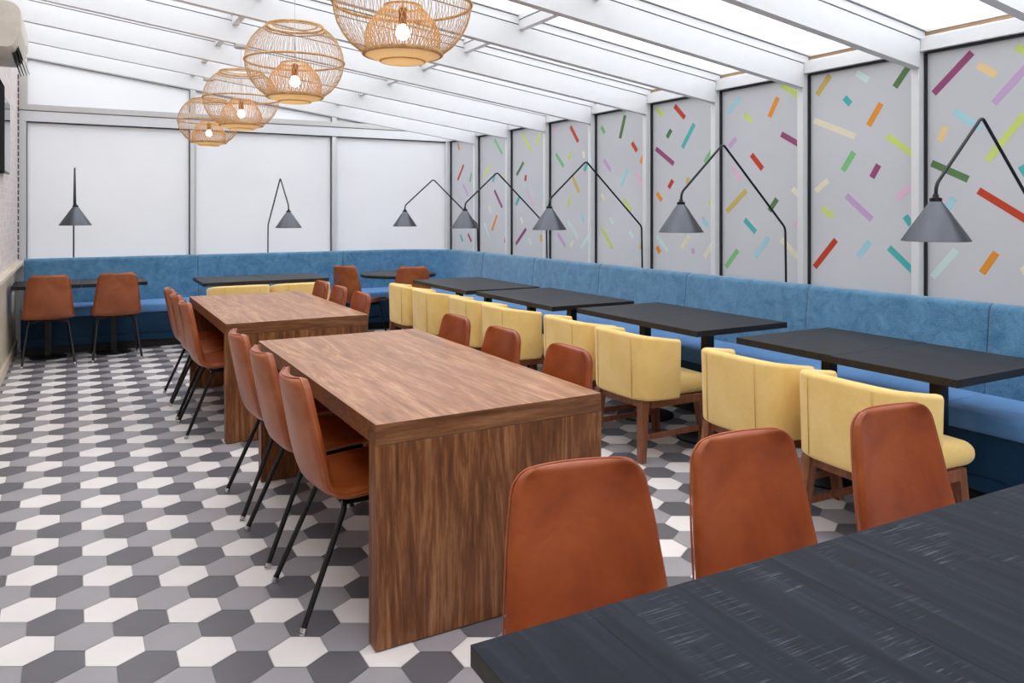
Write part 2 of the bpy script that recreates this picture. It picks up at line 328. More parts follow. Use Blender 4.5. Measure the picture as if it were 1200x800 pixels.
for k in range(K0, K1+1):
    y = Y0+BAY*k; ya, yb = y-BAY+.066, y
    bm = bmesh.new(); box(bm, (XW, ya, .86), (XW+.008, yb, 2.41))
    pane = struct('window_%d' % wi, bm, M_glass_r); wi += 1
    bm = bmesh.new()
    box(bm, (4.435, ya-.003, 2.42), (XW+.05, yb+.011, 2.50), 0)
    box(bm, (XW-.03, ya, 2.408), (XW+.03, yb, 2.42), 1)
    box(bm, (4.47, ya, 2.50), (XW+.04, yb, 2.515), 0)
    box(bm, (4.475, ya, 2.515), (XW+.04, yb, 2.54), 2)
    box(bm, (4.47, ya, 2.54), (XW+.04, yb, 2.56), 0)
    struct('trim_%d' % ti, bm, [M_white, M_gasket, M_brownstrip]); ti += 1
    ds = [d for d in DECALS if ya-.02 < (d[1]+d[3])/2 < yb+.02]
    for c, y1, z1, y2, z2 in ds:
        A, B = Vector((0,y1,z1)), Vector((0,y2,z2)); t = (B-A).normalized(); q = Vector((0,-t.z,t.y))*.021
        cs = [A+q, B+q, B-q, A-q]
        cs = [Vector((0, min(max(v.y, ya+.002), yb-.002), v.z)) for v in cs]
        bm = bmesh.new()
        hexa(bm, [(XW-.0012, v.y, v.z) for v in cs], [(XW-.0002, v.y, v.z) for v in cs])
        obj('confetti_decal', bm, M_dec[c], pane)
# roof
for k in range(K0, K1):
    y = Y0+BAY*k
    bm = bmesh.new()
    xa, xb = XL, 4.50
    def slab(y1, y2, h0, h1, mi, x0=xa, x1=xb):
        hexa(bm, [(x0,y1,zb(x0)+h0),(x1,y1,zb(x1)+h0),(x1,y2,zb(x1)+h0),(x0,y2,zb(x0)+h0)],
                 [(x0,y1,zb(x0)+h1),(x1,y1,zb(x1)+h1),(x1,y2,zb(x1)+h1),(x0,y2,zb(x0)+h1)], mi)
    slab(y+.004, y+.06, 0, .165, 0, xa, 4.43)
    slab(y+.010, y+.054, .165, .172, 1)
    slab(y+.000, y+.064, .172, .222, 0); slab(y+.006, y+.058, .222, .228, 1); slab(y-.014, y+.078, .228, .25, 0)
    struct('trim_%d' % ti, bm, [M_white, M_grayline]); ti += 1
for k in range(K0, K1+1):          # purlins between the rafters
    y = Y0+BAY*k; ya, yb = y-BAY+.06, y+.004
    if k == K1: yb = YF-.06
    bm = bmesh.new()
    for xp in (2.64, 1.06):
        for h0, h1, wd, mi in ((.138,.20,.024,0), (.20,.206,.02,1), (.206,.245,.03,0)):
            hexa(bm, [(xp-wd,ya,zb(xp)+h0),(xp+wd,ya,zb(xp)+h0),(xp+wd,yb,zb(xp)+h0),(xp-wd,yb,zb(xp)+h0)],
                     [(xp-wd,ya,zb(xp)+h1),(xp+wd,ya,zb(xp)+h1),(xp+wd,yb,zb(xp)+h1),(xp-wd,yb,zb(xp)+h1)], mi)
    struct('trim_%d' % ti, bm, [M_white, M_grayline]); ti += 1
bm = bmesh.new()
hexa(bm, [(XL-.16,YN,zb(XL-.16)+.252),(4.6,YN,zb(4.6)+.252),(4.6,YF+.1,zb(4.6)+.252),(XL-.16,YF+.1,zb(XL-.16)+.252)],
         [(XL-.16,YN,zb(XL-.16)+.258),(4.6,YN,zb(4.6)+.258),(4.6,YF+.1,zb(4.6)+.258),(XL-.16,YF+.1,zb(XL-.16)+.258)])
struct('ceiling', bm, M_roof)
# far wall
XM = [(-.57,-.486), (1.145,1.195), (2.835,2.885), (4.46,4.62)]
bm = bmesh.new(); box(bm, (XL-.16,YF-.01,0), (4.62,YF+.12,.86)); struct('wall_far', bm, M_white)
bm = bmesh.new()
for i, (a, b) in enumerate(XM):
    box(bm, (a, YF-.05, .86), (b, YF+.06, 2.41), 0)
    if i < 3: box(bm, (b, YF-.012, .86), (b+.007, YF+.02, 2.41), 1)
    if i > 0: box(bm, (a-.012, YF-.012, .86), (a, YF+.02, 2.41), 1)
    zt = zb(b)+.14
    box(bm, (a-(0 if i else .03), YF-.04, 2.6), (b+.01, YF+.05, zt), 2)
    if i > 0: box(bm, (a-.008, YF-.012, 2.6), (a, YF+.02, zt-.01), 3)
box(bm, (-.57, YF-.05, 2.42), (4.5, YF+.06, 2.53), 0)
box(bm, (-.486, YF-.045, 2.408), (4.5, YF+.02, 2.42), 1)
box(bm, (-.57, YF-.046, 2.53), (4.5, YF+.05, 2.54), 3)
box(bm, (-.57, YF-.06, 2.54), (4.5, YF+.05, 2.60), 2)
for h0, h1, yy, mi in ((.13,.136,.03,3), (.136,.175,.04,0), (.175,.181,.03,3), (.181,.25,.05,0)):
    hexa(bm, [(XL,YF-yy,zb(XL)+h0),(4.5,YF-yy,zb(4.5)+h0),(4.5,YF+.05,zb(4.5)+h0),(XL,YF+.05,zb(XL)+h0)],
             [(XL,YF-yy,zb(XL)+h1),(4.5,YF-yy,zb(4.5)+h1),(4.5,YF+.05,zb(4.5)+h1),(XL,YF+.05,zb(XL)+h1)], mi)
struct('trim_%d' % ti, bm, [M_white, M_gasket, M_white_in, M_grayline]); ti += 1
for i in range(3):
    a, b = XM[i][1], XM[i+1][0]
    bm = bmesh.new(); box(bm, (a, YF, .86), (b, YF+.008, 2.41)); struct('window_%d' % wi, bm, M_glass_far); wi += 1
    bm = bmesh.new()
    hexa(bm, [(a,YF,2.6),(b,YF,2.6),(b,YF+.008,2.6),(a,YF+.008,2.6)],
             [(a,YF,zb(a)+.14),(b,YF,zb(b)+.14),(b,YF+.008,zb(b)+.14),(a,YF+.008,zb(a)+.14)])
    struct('window_%d' % wi, bm, M_glass_far); wi += 1
# unseen near end of the conservatory, glazed to add light from behind the viewer
bm = bmesh.new(); box(bm, (XL-.16,YN-.12,0), (4.62,YN,.86)); struct('wall_near', bm, M_white)
bm = bmesh.new()
for a in (-.57, 1.12, 2.8, 4.45): box(bm, (a, YN-.06, .86), (a+.06, YN+.03, 2.8), 0)
box(bm, (-.57, YN-.06, 2.42), (4.5, YN+.03, 2.53), 0)
struct('trim_%d' % ti, bm, M_white); ti += 1
bm = bmesh.new(); box(bm, (XL-.1,YN-.05,.86), (4.5,YN-.042,2.42))
hexa(bm, [(XL-.1,YN-.05,2.53),(4.5,YN-.05,2.5),(4.5,YN-.042,2.5),(XL-.1,YN-.042,2.53)],
         [(XL-.1,YN-.05,zb(XL-.1)+.25),(4.5,YN-.05,zb(4.5)+.25),(4.5,YN-.042,zb(4.5)+.25),(XL-.1,YN-.042,zb(XL-.1)+.25)])
struct('window_%d' % wi, bm, M_glass_far); wi += 1
bm = bmesh.new(); box(bm, (-14,-14,-.4), (26,26,-.3)); o = struct('ground', bm, M_ground)  # unseen ground outside, added for a soft gradient through the panes

# ---------------------------------------------------------------- banquette
RB = .75; XB, YB = 4.27, 9.50
LX = (XB-RB)-(-.50); LA = RB*PI/2
def path(sv):                       # point on the front face of the back, and the direction into the room
    if sv < LX: return Vector((-.50+sv, YB, 0)), Vector((0,-1,0))
    if sv < LX+LA:
        a = PI/2-(sv-LX)/RB; c = Vector((XB-RB, YB-RB, 0)); d = Vector((math.cos(a), math.sin(a), 0))
        return c+d*RB, -d
    return Vector((XB, YB-RB-(sv-LX-LA), 0)), Vector((-1,0,0))
def s_of_y(y): return LX+LA+(YB-RB-y)
def s_of_x(x): return x+.50
def sweep(bm, prof, s0, s1, rnd=.012, mi=0):
    st = [s0]
    n = max(2, int((s1-s0)/.09))
    ss = [s0+(s1-s0)*i/n for i in range(n+1)]
    if rnd: ss = [s0, s0+rnd*.3, s0+rnd]+ss[1:-1]+[s1-rnd, s1-rnd*.3, s1]
    cx = sum(p[0] for p in prof)/len(prof); cz = sum(p[1] for p in prof)/len(prof)
    rings = []
    for sv in ss:
        P, N = path(sv)
        e = min(sv-s0, s1-sv)
        k = 0 if not rnd or e >= rnd else rnd*(1-math.sqrt(max(0, 1-(1-e/rnd)**2)))
        rg = []
        for (o_, z_) in prof:
            dx, dz = o_-cx, z_-cz; L = math.hypot(dx, dz) or 1
            o2, z2 = o_-dx/L*k, z_-dz/L*k
            q = P+N*o2; rg.append(bm.verts.new((q.x, q.y, z2)))
        rings.append(rg)
    m = len(prof)
    for A, B in zip(rings, rings[1:]):
        for i in range(m):
            f = bm.faces.new((A[i], A[(i+1)%m], B[(i+1)%m], B[i])); f.material_index = mi
    bm.faces.new(rings[0][::-1]); bm.faces.new(rings[-1])
def rprof(o0, z0, o1, z1, r, n=5, lean=0):
    out = []
    for (cx, cz, a0) in ((o1-r,z1-r,0), (o0+r,z1-r,90), (o0+r,z0+r,180), (o1-r,z0+r,270)):
        for i in range(n+1):
            a = math.radians(a0+90*i/n); x, z = cx+r*math.cos(a), cz+r*math.sin(a)
            out.append((x-lean*(z-z0), z))
    return out
bq = thing('banquette_bench', 'long L-shaped blue upholstered banquette lining the far wall and window wall', 'bench', (0,0,0))
SE = s_of_y(.75)
seams = [0, s_of_x(1.20), s_of_x(2.91), s_of_y(8.27), s_of_y(7.08), s_of_y(5.89), s_of_y(4.70), s_of_y(3.52), s_of_y(2.34), s_of_y(1.16), SE]
for a, b in zip(seams, seams[1:]):
    bm = bmesh.new(); sweep(bm, rprof(-.045,.44,.045,.955,.035,5,.10), a+.003, b-.003, .012); obj('back_cushion', bm, M_blue, bq, True, 60)
    bm = bmesh.new(); sweep(bm, rprof(.0,.375,.48,.475,.03,5), a+.001, b-.001, .012); obj('seat_cushion', bm, M_blue_seat, bq, True, 60)
bm = bmesh.new(); sweep(bm, rprof(-.045,.165,.455,.372,.01,2), 0, SE, 0); obj('bench_front', bm, M_blue_shaded, bq, True, 40)
bm = bmesh.new(); sweep(bm, rprof(-.04,.085,.44,.163,.006,2), 0, SE, 0); obj('lower_band', bm, M_blue_shaded, bq, True, 40)
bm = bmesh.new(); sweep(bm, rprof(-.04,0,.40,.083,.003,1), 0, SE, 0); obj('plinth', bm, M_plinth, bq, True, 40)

# ---------------------------------------------------------------- leather chair
def leather_chair():
    t = thing('leather_chair', '', 'chair')
    key = [(.225,.428,.198),(.205,.447,.206),(.15,.455,.214),(.03,.450,.220),(-.09,.440,.220),(-.155,.442,.216),(-.200,.468,.210),
           (-.222,.52,.205),(-.242,.60,.197),(-.262,.70,.186),(-.279,.79,.172),(-.290,.855,.160)]
    # resample with Catmull-Rom
    P = []
    for i in range(len(key)-1):
        p0, p1, p2, p3 = key[max(i-1,0)], key[i], key[i+1], key[min(i+2,len(key)-1)]
        for q in range(5):
            u = q/5
            P.append(tuple(.5*((2*p1[c])+(-p0[c]+p2[c])*u+(2*p0[c]-5*p1[c]+4*p2[c]-p3[c])*u*u+(-p0[c]+3*p1[c]-3*p2[c]+p3[c])*u**3) for c in range(3)))
    P.append(key[-1])
    S_ = [0]
    for a, b in zip(P, P[1:]): S_.append(S_[-1]+math.hypot(b[0]-a[0], b[1]-a[1]))
    L = S_[-1]
    def at(sv):
        for i in range(len(P)-1):
            if sv <= S_[i+1]+1e-9:
                u = (sv-S_[i])/(S_[i+1]-S_[i]); a, b = P[i], P[i+1]
                tx, tz = b[0]-a[0], b[1]-a[1]; l = math.hypot(tx, tz)
                return a[0]+(b[0]-a[0])*u, a[1]+(b[1]-a[1])*u, a[2]+(b[2]-a[2])*u, tx/l, tz/l
    nu, nv, T = 46, 18, .034
    us = []
    for i in range(nu+1):
        x = i/nu; us.append(L*(x-.9*math.sin(2*PI*x)/(2*PI)*.9))
    vsn = [math.sin((j/nv-.5)*PI)*1.0 for j in range(nv+1)]
    vsn = [.55*v+.45*(2*j/nv-1) for j, v in enumerate(vsn)]
    R0, R1 = .045, .052
    top, bot, rim = {}, {}, []
    bm = bmesh.new(); bm2 = bmesh.new()
    V = {}
    for i, sv in enumerate(us):
        y, z, hw, ty, tz = at(min(max(sv, 0), L))
        e = 0
        if sv < R0: hw = hw-R0+math.sqrt(max(0, R0**2-(R0-sv)**2))
        if L-sv < R1: hw = hw-R1+math.sqrt(max(0, R1**2-(R1-(L-sv))**2))
        ny, nz = -tz, ty      # points to the sitter (up on the seat, forward on the back)
        if nz < 0 and abs(tz) < .5: ny, nz = -ny, -nz
        # on the seat the path runs backwards: normal must be up; on the back: forward
        ny, nz = (tz, -ty)
        frac = sv/L
        back = min(1, max(0, (frac-.42)/.2))
        for j, vn in enumerate(vsn):
            x = vn*hw
            lift = (abs(vn)**2.2)*(.010+.022*back)
            cy, cz = y+ny*lift, z+nz*lift
            d = min(sv, L-sv, hw*(1-abs(vn)))
            k = min(1, d/.014); hgt = T/2*math.sqrt(max(0, 1-(1-k)**2))
            pad = .006*(1-vn*vn)*back
            V[(i,j,0)] = (x, cy+ny*(hgt), cz+nz*(hgt)); V[(i,j,1)] = (x, cy-ny*(hgt+pad), cz-nz*(hgt+pad))
    A = {}
    for kk in V:
        if kk[2] == 1 and (kk[0] in (0, nu) or kk[1] in (0, nv)): continue
        A[kk] = bm.verts.new(V[kk])
    for kk in V:
        if kk not in A: A[kk] = A[(kk[0], kk[1], 0)]
    for i in range(nu):
        for j in range(nv):
            for s_ in (0, 1):
                q = [A[(i,j,s_)], A[(i+1,j,s_)], A[(i+1,j+1,s_)], A[(i,j+1,s_)]]
                try:
                    f = bm.faces.new(q); f.material_index = s_
                except ValueError: pass
    obj('seat_shell', bm, [M_leather, M_leather_sheen], t, True)
    # piping round the rim of the back, on the outer side
    bm = bmesh.new(); pts = []
    idx = [i for i in range(nu+1) if us[i] > L*.30]
    for i in idx[:-1]: pts.append(V[(i,0,0)])
    for j in range(0, nv+1): pts.append(V[(nu,j,0)])
    for i in idx[:-1][::-1]: pts.append(V[(i,nv,0)])
    pp = [pts[0]]
    for q in pts[1:]:
        if (Vector(q)-Vector(pp[-1])).length > .004: pp.append(q)
    tube(bm, [(x*1.0, y-.012, z-.002) for x, y, z in pp], .0028, 6); obj('piping', bm, M_pipe, t, True)
    bm = bmesh.new()
    box(bm, (-.15,-.14,.408), (.15,.14,.420), 0, .003)
    tube(bm, [(-.155,-.13,.405),(-.155,.15,.405)], .010, 8); tube(bm, [(.155,-.13,.405),(.155,.15,.405)], .010, 8)
    obj('seat_frame', bm, M_black, t, True, 40)
    for sx in (-1, 1):
        for (yt, yf) in ((-.12,-.285), (.13,.205)):
            bm = bmesh.new()
            pts = smoothpath([(sx*.10, yt, .400), (sx*.165, yt, .397), (sx*.213, yf, .012)], .035, 6)
            tube(bm, pts, .0105, 10); lg = obj('leg', bm, M_black, t, True, 50)
            bm = bmesh.new(); d = (pts[-1]-pts[-2]).normalized()
            tube(bm, [pts[-1]-d*.012, pts[-1]+Vector((0,0,-.004))], .0125, 10)
            lathe(bm, [(0,.008),(.013,.008),(.014,.003),(.013,0),(0,0)], 14, sx*.213, yf)
            obj('foot_cap', bm, M_chrome, lg, True, 50)
    return t
LC = leather_chair()
GA, GB, GC, GD = 'leather chairs at the front wood table', 'leather chairs at the back wood table', 'leather chairs at the near black table', 'leather chairs at the far corner'
E_, W_, N_, S__ = -PI/2, PI/2, 0, PI
LCS = [
 ((.955,2.86,0), E_, 'tan leather chair nearest the camera on the aisle side of the front walnut table', GA),
 ((.955,3.42,0), E_, 'tan leather chair in the middle of the aisle side of the front walnut table', GA),
 ((.955,3.97,0), E_, 'tan leather chair at the far end of the aisle side of the front walnut table', GA),
 ((1.61,2.80,0), W_, 'tan leather chair nearest the camera on the window side of the front walnut table', GA),
 ((1.61,3.40,0), W_, 'tan leather chair in the middle of the window side of the front walnut table', GA),
 ((1.61,3.95,0), W_, 'tan leather chair at the far end of the window side of the front walnut table', GA),
 ((.885,5.50,0), E_, 'tan leather chair nearest the camera on the aisle side of the back walnut table', GB),
 ((.885,6.02,0), E_, 'tan leather chair in the middle of the aisle side of the back walnut table', GB),
 ((.885,6.50,0), E_, 'tan leather chair at the far end of the aisle side of the back walnut table', GB),
 ((1.54,5.42,0), W_, 'tan leather chair nearest the camera on the window side of the back walnut table', GB),
 ((1.54,5.97,0), W_, 'tan leather chair in the middle of the window side of the back walnut table', GB),
 ((1.54,6.48,0), W_, 'tan leather chair at the far end of the window side of the back walnut table', GB),
 ((.975,1.24,0), S__-.20, 'leftmost of the three tan leather chairs at the foreground black table', GC),
 ((1.52,1.22,0), S__-.09, 'middle one of the three tan leather chairs at the foreground black table', GC),
 ((2.125,1.20,0), S__-.07, 'rightmost of the three tan leather chairs at the foreground black table', GC),
 ((-.255,8.66,0), N_+.05, 'tan leather chair seen from behind at the far left table, beside the left wall', GD),
 ((.325,8.66,0), N_+.03, 'tan leather chair seen from behind at the far left table, right one of two', GD),
 ((2.80,8.45,0), -PI/2+.5, 'tan leather chair left of the round black table with its seat turned toward it', GD),
 ((3.27,8.02,0), -.45, 'tan leather chair with its back to us in front of the round black table', GD),
]
for loc, rz, lab, grp in LCS: place('lc', LC, loc, rz, lab, grp)

# ---------------------------------------------------------------- yellow tub chair
def yellow_chair():
    t = thing('tub_chair', '', 'chair')
    # plan of the centre line of the back, from one wing end round to the other
    yr = -.258
    half = [(.254,-.030,0), (.253,-.06,0), (.248,-.12,0)]
    sm = smoothpath([(.248,-.12,0), (.230,-.228,0), (.150,yr+.003,0)], .055, 8)
    half += [tuple(v) for v in sm[1:]] + [(.09,yr,0), (.045,yr-.002,0)]
    pl = [(-x, y) for x, y, _ in half] + [(0, yr-.002)] + [(x, y) for x, y, _ in half[::-1]]
    TH, Z0, Z1 = .062, .352, .735
    def sect(n=5, r=.022, th=TH, z0=Z0, z1=Z1):
        out = []
        for (cx, cz, a0) in ((th/2-r,z1-r,0), (-th/2+r,z1-r,90), (-th/2+r,z0+r,180), (th/2-r,z0+r,270)):
            for i in range(n+1):
                a = math.radians(a0+90*i/n); out.append((cx+r*math.cos(a), cz+r*math.sin(a)))
        return out
    bm = bmesh.new(); sec = sect(); rings = []
    # densify ends for a rounded close
    N = len(pl)
    ext = [(pl[0], .0), ] 
    stations = []
    def nrm(i):
        a, b = Vector(pl[max(i-1,0)]), Vector(pl[min(i+1,N-1)]); tt = (b-a).normalized(); return tt, Vector((tt.y, -tt.x))
    tt, nn = nrm(0)
    for e in (0, .35, .7): stations.append((Vector(pl[0])-tt*.02*(1-e), nn, math.sqrt(max(.0,1-(1-e)**2)) if e > 0 else .25))
    for i in range(N):
        tq, nq = nrm(i); stations.append((Vector(pl[i]), nq, 1))
    tt, nn = nrm(N-1)
    for e in (.7, .35, 0): stations.append((Vector(pl[-1])+tt*.02*(1-e), nn, math.sqrt(max(.0,1-(1-e)**2)) if e > 0 else .25))
    cz = (Z0+Z1)/2
    for P_, n_, k in stations:
        rg = []
        for a, z in sec:
            lean = .010*(z-Z0)/(Z1-Z0); drop = .034*max(0, min(1, (P_.y-yr)/.22))*(z-Z0)/(Z1-Z0)
            zz = cz+(z-cz)*(1-.05*(1-k))-drop; q = P_+n_*(a*k+lean)
            rg.append(bm.verts.new((q.x, q.y, zz)))
        rings.append(rg)
    m = len(sec)
    for A, B in zip(rings, rings[1:]):
        for i in range(m): bm.faces.new((A[i], A[(i+1)%m], B[(i+1)%m], B[i]))
    bm.faces.new(rings[0][::-1]); bm.faces.new(rings[-1])
    bk = obj('backrest', bm, M_yellow, t, True, 60)
    for sx in (-1, 1):
        xs = sx*.165; bm = bmesh.new()
        tube(bm, [(xs, yr-TH/2+.003, Z0+.02), (xs, yr-TH/2-.002, cz), (xs, yr-TH/2-.007, Z1-.02)], .0022, 6)
        obj('seam', bm, M_yseam, bk, True)
    # seat cushion
    bm = bmesh.new(); es = [0,.002,.006,.012,.020,.030,.045,.10]; nx = ny = 2*len(es); G = {}
    gs = [-1+e/.24*1 for e in es]+[0]+[1-e/.24 for e in es[::-1]]
    for sfc in (0, 1):
        for i in range(nx+1):
            for j in range(ny+1):
                u, v = gs[i], gs[j]
                e = min(1-abs(u), 1-abs(v))*.24; k = min(1, e/.045)
                h = .057*math.sqrt(max(0, 1-(1-k)**2))
                z = .412+(h if sfc == 0 else -h)+(.012*(1-u*u)*(1-v*v) if sfc == 0 else 0)
                if sfc == 1 and (i in (0,nx) or j in (0,ny)): G[(i,j,1)] = G[(i,j,0)]; continue
                ww = .236+.012*(v+1)/2
                G[(i,j,sfc)] = bm.verts.new((u*ww, .015+v*.235, z))
    for sfc in (0,1):
        for i in range(nx):
            for j in range(ny): bm.faces.new((G[(i,j,sfc)], G[(i+1,j,sfc)], G[(i+1,j+1,sfc)], G[(i,j+1,sfc)]))
    obj('seat', bm, M_yellow, t, True)
    bm = bmesh.new()
    for a, b in (((-.225,-.24,.305),(.225,-.20,.354)), ((-.225,.18,.305),(.225,.215,.354)), ((-.235,-.20,.305),(-.197,.19,.354)), ((.197,-.20,.305),(.235,.19,.354))): box(bm, a, b, 0, .003)
    obj('seat_rail', bm, M_chairwood, t)
    for sx in (-1, 1):
        for y0, y1 in ((-.235,-.262), (.190,.225)):
            bm = bmesh.new(); a, b = .025, .019; x0, x1 = sx*.206, sx*.226
            hexa(bm, [(x1-b,y1-b,0),(x1+b,y1-b,0),(x1+b,y1+b,0),(x1-b,y1+b,0)], [(x0-a,y0-a,.352),(x0+a,y0-a,.352),(x0+a,y0+a,.352),(x0-a,y0+a,.352)])
            obj('leg', bm, M_chairwood, t)
        bm = bmesh.new(); box(bm, (sx*.217-.010,-.24,.125), (sx*.217+.010,.19,.155), 0, .002); obj('stretcher', bm, M_chairwood, t)
    return t
YC = yellow_chair()
GY, GZ = 'yellow tub chairs along the window tables', 'yellow tub chairs at the far table'
YCS = [
 ((3.11,2.15), -PI/2-.05, 'pale yellow tub chair nearest the camera, partly hidden by a leather chair', GY),
 ((3.125,2.80), -PI/2-.02, 'pale yellow tub chair second from the camera in the window row', GY),
 ((3.095,3.72), -PI/2, 'pale yellow tub chair with a wooden leg fully visible beside the front walnut table', GY),
 ((3.10,4.34), -PI/2, 'pale yellow tub chair fourth from the camera in the window row', GY),
 ((3.035,5.17), -PI/2, 'pale yellow tub chair fifth from the camera in the window row', GY),
 ((3.035,5.78), -PI/2, 'pale yellow tub chair sixth from the camera in the window row', GY),
 ((3.0,6.52), -PI/2, 'pale yellow tub chair second from the far end of the long window row', GY),
 ((3.0,7.13), -PI/2, 'pale yellow tub chair at the far end of the window row', GY),
 ((1.385,8.04), 0, 'pale yellow tub chair behind the back walnut table, left one of two', GZ),
 ((1.99,8.04), 0, 'pale yellow tub chair behind the back walnut table, right one of two', GZ),
]
for (x, y), rz, lab, grp in YCS: place('yc', YC, (x, y, 0), rz, lab, grp)

# ---------------------------------------------------------------- walnut block tables
def block_table(x0, x1, y0, y1, label):
    cx, cy = (x0+x1)/2, (y0+y1)/2; hx, hy = (x1-x0)/2, (y1-y0)/2
    t = thing('communal_table', label, 'table', (cx, cy, 0), 0, 'walnut communal tables')
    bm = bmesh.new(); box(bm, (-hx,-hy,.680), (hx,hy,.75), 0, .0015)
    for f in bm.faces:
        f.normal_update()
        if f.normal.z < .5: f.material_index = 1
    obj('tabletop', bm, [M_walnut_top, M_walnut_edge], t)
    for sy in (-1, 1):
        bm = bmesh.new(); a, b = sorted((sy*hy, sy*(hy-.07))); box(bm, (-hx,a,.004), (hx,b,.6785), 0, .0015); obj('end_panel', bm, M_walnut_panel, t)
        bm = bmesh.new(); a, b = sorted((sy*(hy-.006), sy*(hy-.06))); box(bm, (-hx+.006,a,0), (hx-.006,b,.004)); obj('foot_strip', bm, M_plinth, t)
    return t
block_table(.85, 1.76, 2.415, 4.30, 'front walnut block table with panel ends, the nearer and larger-looking of the two')
block_table(.80, 1.72, 5.04, 6.85, 'back walnut block table with panel ends, standing behind the front one')

# ---------------------------------------------------------------- black pedestal tables
def ped_table(wx, wy, base_r=.2, off=(0,0)):
    t = thing('pedestal_table', '', 'table')
    bm = bmesh.new(); box(bm, (-wx/2,-wy/2,.715), (wx/2,wy/2,.75), 0, .0015)
    for f in bm.faces:
        f.normal_update()
        if f.normal.z < .5: f.material_index = 1
    obj('tabletop', bm, [M_blacktop, M_blackedge], t)
    pedestal(t, base_r, off); return t
def pedestal(t, base_r, off=(0,0)):
    ox, oy = off
    bm = bmesh.new(); box(bm, (ox-.03,oy-.03,.02), (ox+.03,oy+.03,.70), 0, .003); obj('post', bm, M_black, t)
    bm = bmesh.new(); box(bm, (ox-.14,oy-.14,.70), (ox+.14,oy+.14,.714), 0, .002); obj('mounting_plate', bm, M_black, t)
    bm = bmesh.new(); lathe(bm, [(0,0),(base_r,0),(base_r,.010),(base_r-.02,.016),(.06,.024),(0,.024)], 40, ox, oy); obj('base', bm, M_black, t, True, 40)
PT = ped_table(.76, .622)
TG = 'black tables along the window banquette'
names = ['nearest the camera', 'far half of the nearest pair', 'near half of the second pair', 'far half of the second pair',
         'near half of the third pair', 'far half of the third pair', 'near half of the farthest pair', 'far half of the farthest pair']
wts = [(3.56,2.18),(3.575,2.804),(3.53,3.69),(3.53,4.314),(3.42,5.09),(3.42,5.714),(3.37,6.43),(3.37,7.054)]
for i, (x, y) in enumerate(wts):
    place('pt', PT, (x, y, 0), 0, 'square black pedestal table by the window banquette, ' + names[i], TG)
for (x, y, rz, lab) in ((1.375,8.42,0,'black pedestal table at the far wall behind two yellow chairs, left of the pair'),
                   (2.003,8.42,0,'black pedestal table at the far wall behind two yellow chairs, right of the pair')):
    place('pt', PT, (x, y, 0), rz+PI/2, lab, 'black tables at the far wall')
# the far left pair is a little narrower
PT2 = ped_table(.575, .62, .165, (0,.11)); PT2['label'] = 'black pedestal table in the far left corner, against the left wall'; PT2['group'] = 'black tables in the far left corner'
PT2.location = (-.262, 8.82, 0)
copy_tree(PT2, (.316, 8.82, 0), 0, 'black pedestal table in the far left corner, right one of its pair', 'black tables in the far left corner')
rt = thing('round_table', 'round black pedestal table in the far right corner of the banquette', 'table', (3.21,8.35,0))
bm = bmesh.new(); lathe(bm, [(0,.71),(.425,.71),(.43,.714),(.43,.741),(.425,.745),(0,.745)], 56); obj('tabletop', bm, M_blacktop, rt, True, 40)
pedestal(rt, .2)
# foreground table
ft = thing('dining_table', 'large black saw-marked wood table filling the bottom right foreground', 'table', (1.54,.62,0), -.025)
bm = bmesh.new(); nplank = 9; hx, hy = 1.0, .47
for i in range(nplank):
    a, b = -hx+2*hx*i/nplank, -hx+2*hx*(i+1)/nplank
    box(bm, (a+.0001, -hy, .715), (b-.0001, hy, .75), 0, .0005)
for f in bm.faces:
    f.normal_update()
    if f.normal.z < .5 : f.material_index = 1
obj('tabletop', bm, [M_blacktop_fg, M_blackedge], ft)
for ox in (-.55, .55): pedestal(ft, .2, (ox, -.12))

# ---------------------------------------------------------------- arc floor lamps
def arm_lamp():
    t = thing('floor_lamp', '', 'lamp')
    # arm reaches toward +y from a pole at the origin
    P = [(0,0,.012), (0,0,.95), (0,.008,1.335), (0,.61,1.905), (0,.975,1.575), (0,.98,1.515)]
    bm = bmesh.new(); tube(bm, smoothpath(P, .03, 6), .008, 10); obj('pole', bm, M_black, t, True)
    bm = bmesh.new(); lathe(bm, [(0,0),(.042,0),(.042,.008),(.03,.012),(0,.012)], 28); obj('base', bm, M_black, t, True, 40)
    cy = .98
    bm = bmesh.new(); lathe(bm, [(.0225,1.500),(.045,1.469),(.142,1.322),(.1435,1.316),(.1405,1.316),(.043,1.464),(.020,1.495)], 48, 0, cy, True)
    obj('shade', bm, M_cone, t, True, 50)
    bm = bmesh.new(); lathe(bm, [(0,1.492),(.024,1.492),(.026,1.500),(.026,1.512),(.014,1.516),(.011,1.53),(0,1.53)], 24, 0, cy); obj('shade_cap', bm, M_black, t, True, 40)
    bm = bmesh.new(); lathe(bm, [(0,1.375),(.018,1.38),(.026,1.40),(.024,1.425),(.014,1.45),(.013,1.494),(0,1.494)], 20, 0, cy); obj('bulb', bm, M_conein, t, True)
    return t
AL = arm_lamp()
LG = 'cone shade lamps along the window wall'
ln = ['nearest the camera', 'second nearest the camera', 'third from the camera', 'fourth from the camera', 'farthest in the window row']
for i, (yy, dz) in enumerate(((2.10,0),(3.80,0),(5.40,-.02),(7.00,-.04),(8.64,-.05))):
    o = place('al', AL, (4.385, yy, 0), PI/2, 'black lamp with a grey cone shade by the windows, ' + ln[i], LG)
    if dz: o.scale = (1,1,1+dz/1.6)
copy_tree(AL, (-.045, 9.655, 0), PI+.02, 'black angled lamp with a grey cone shade at the left end of the far wall', 'cone shade lamps at the far wall').scale = (1,1,1)
copy_tree(AL, (2.02, 9.655, 0), PI+.02, 'black angled lamp with a grey cone shade midway along the far wall', 'cone shade lamps at the far wall').scale = (1,1,.965)

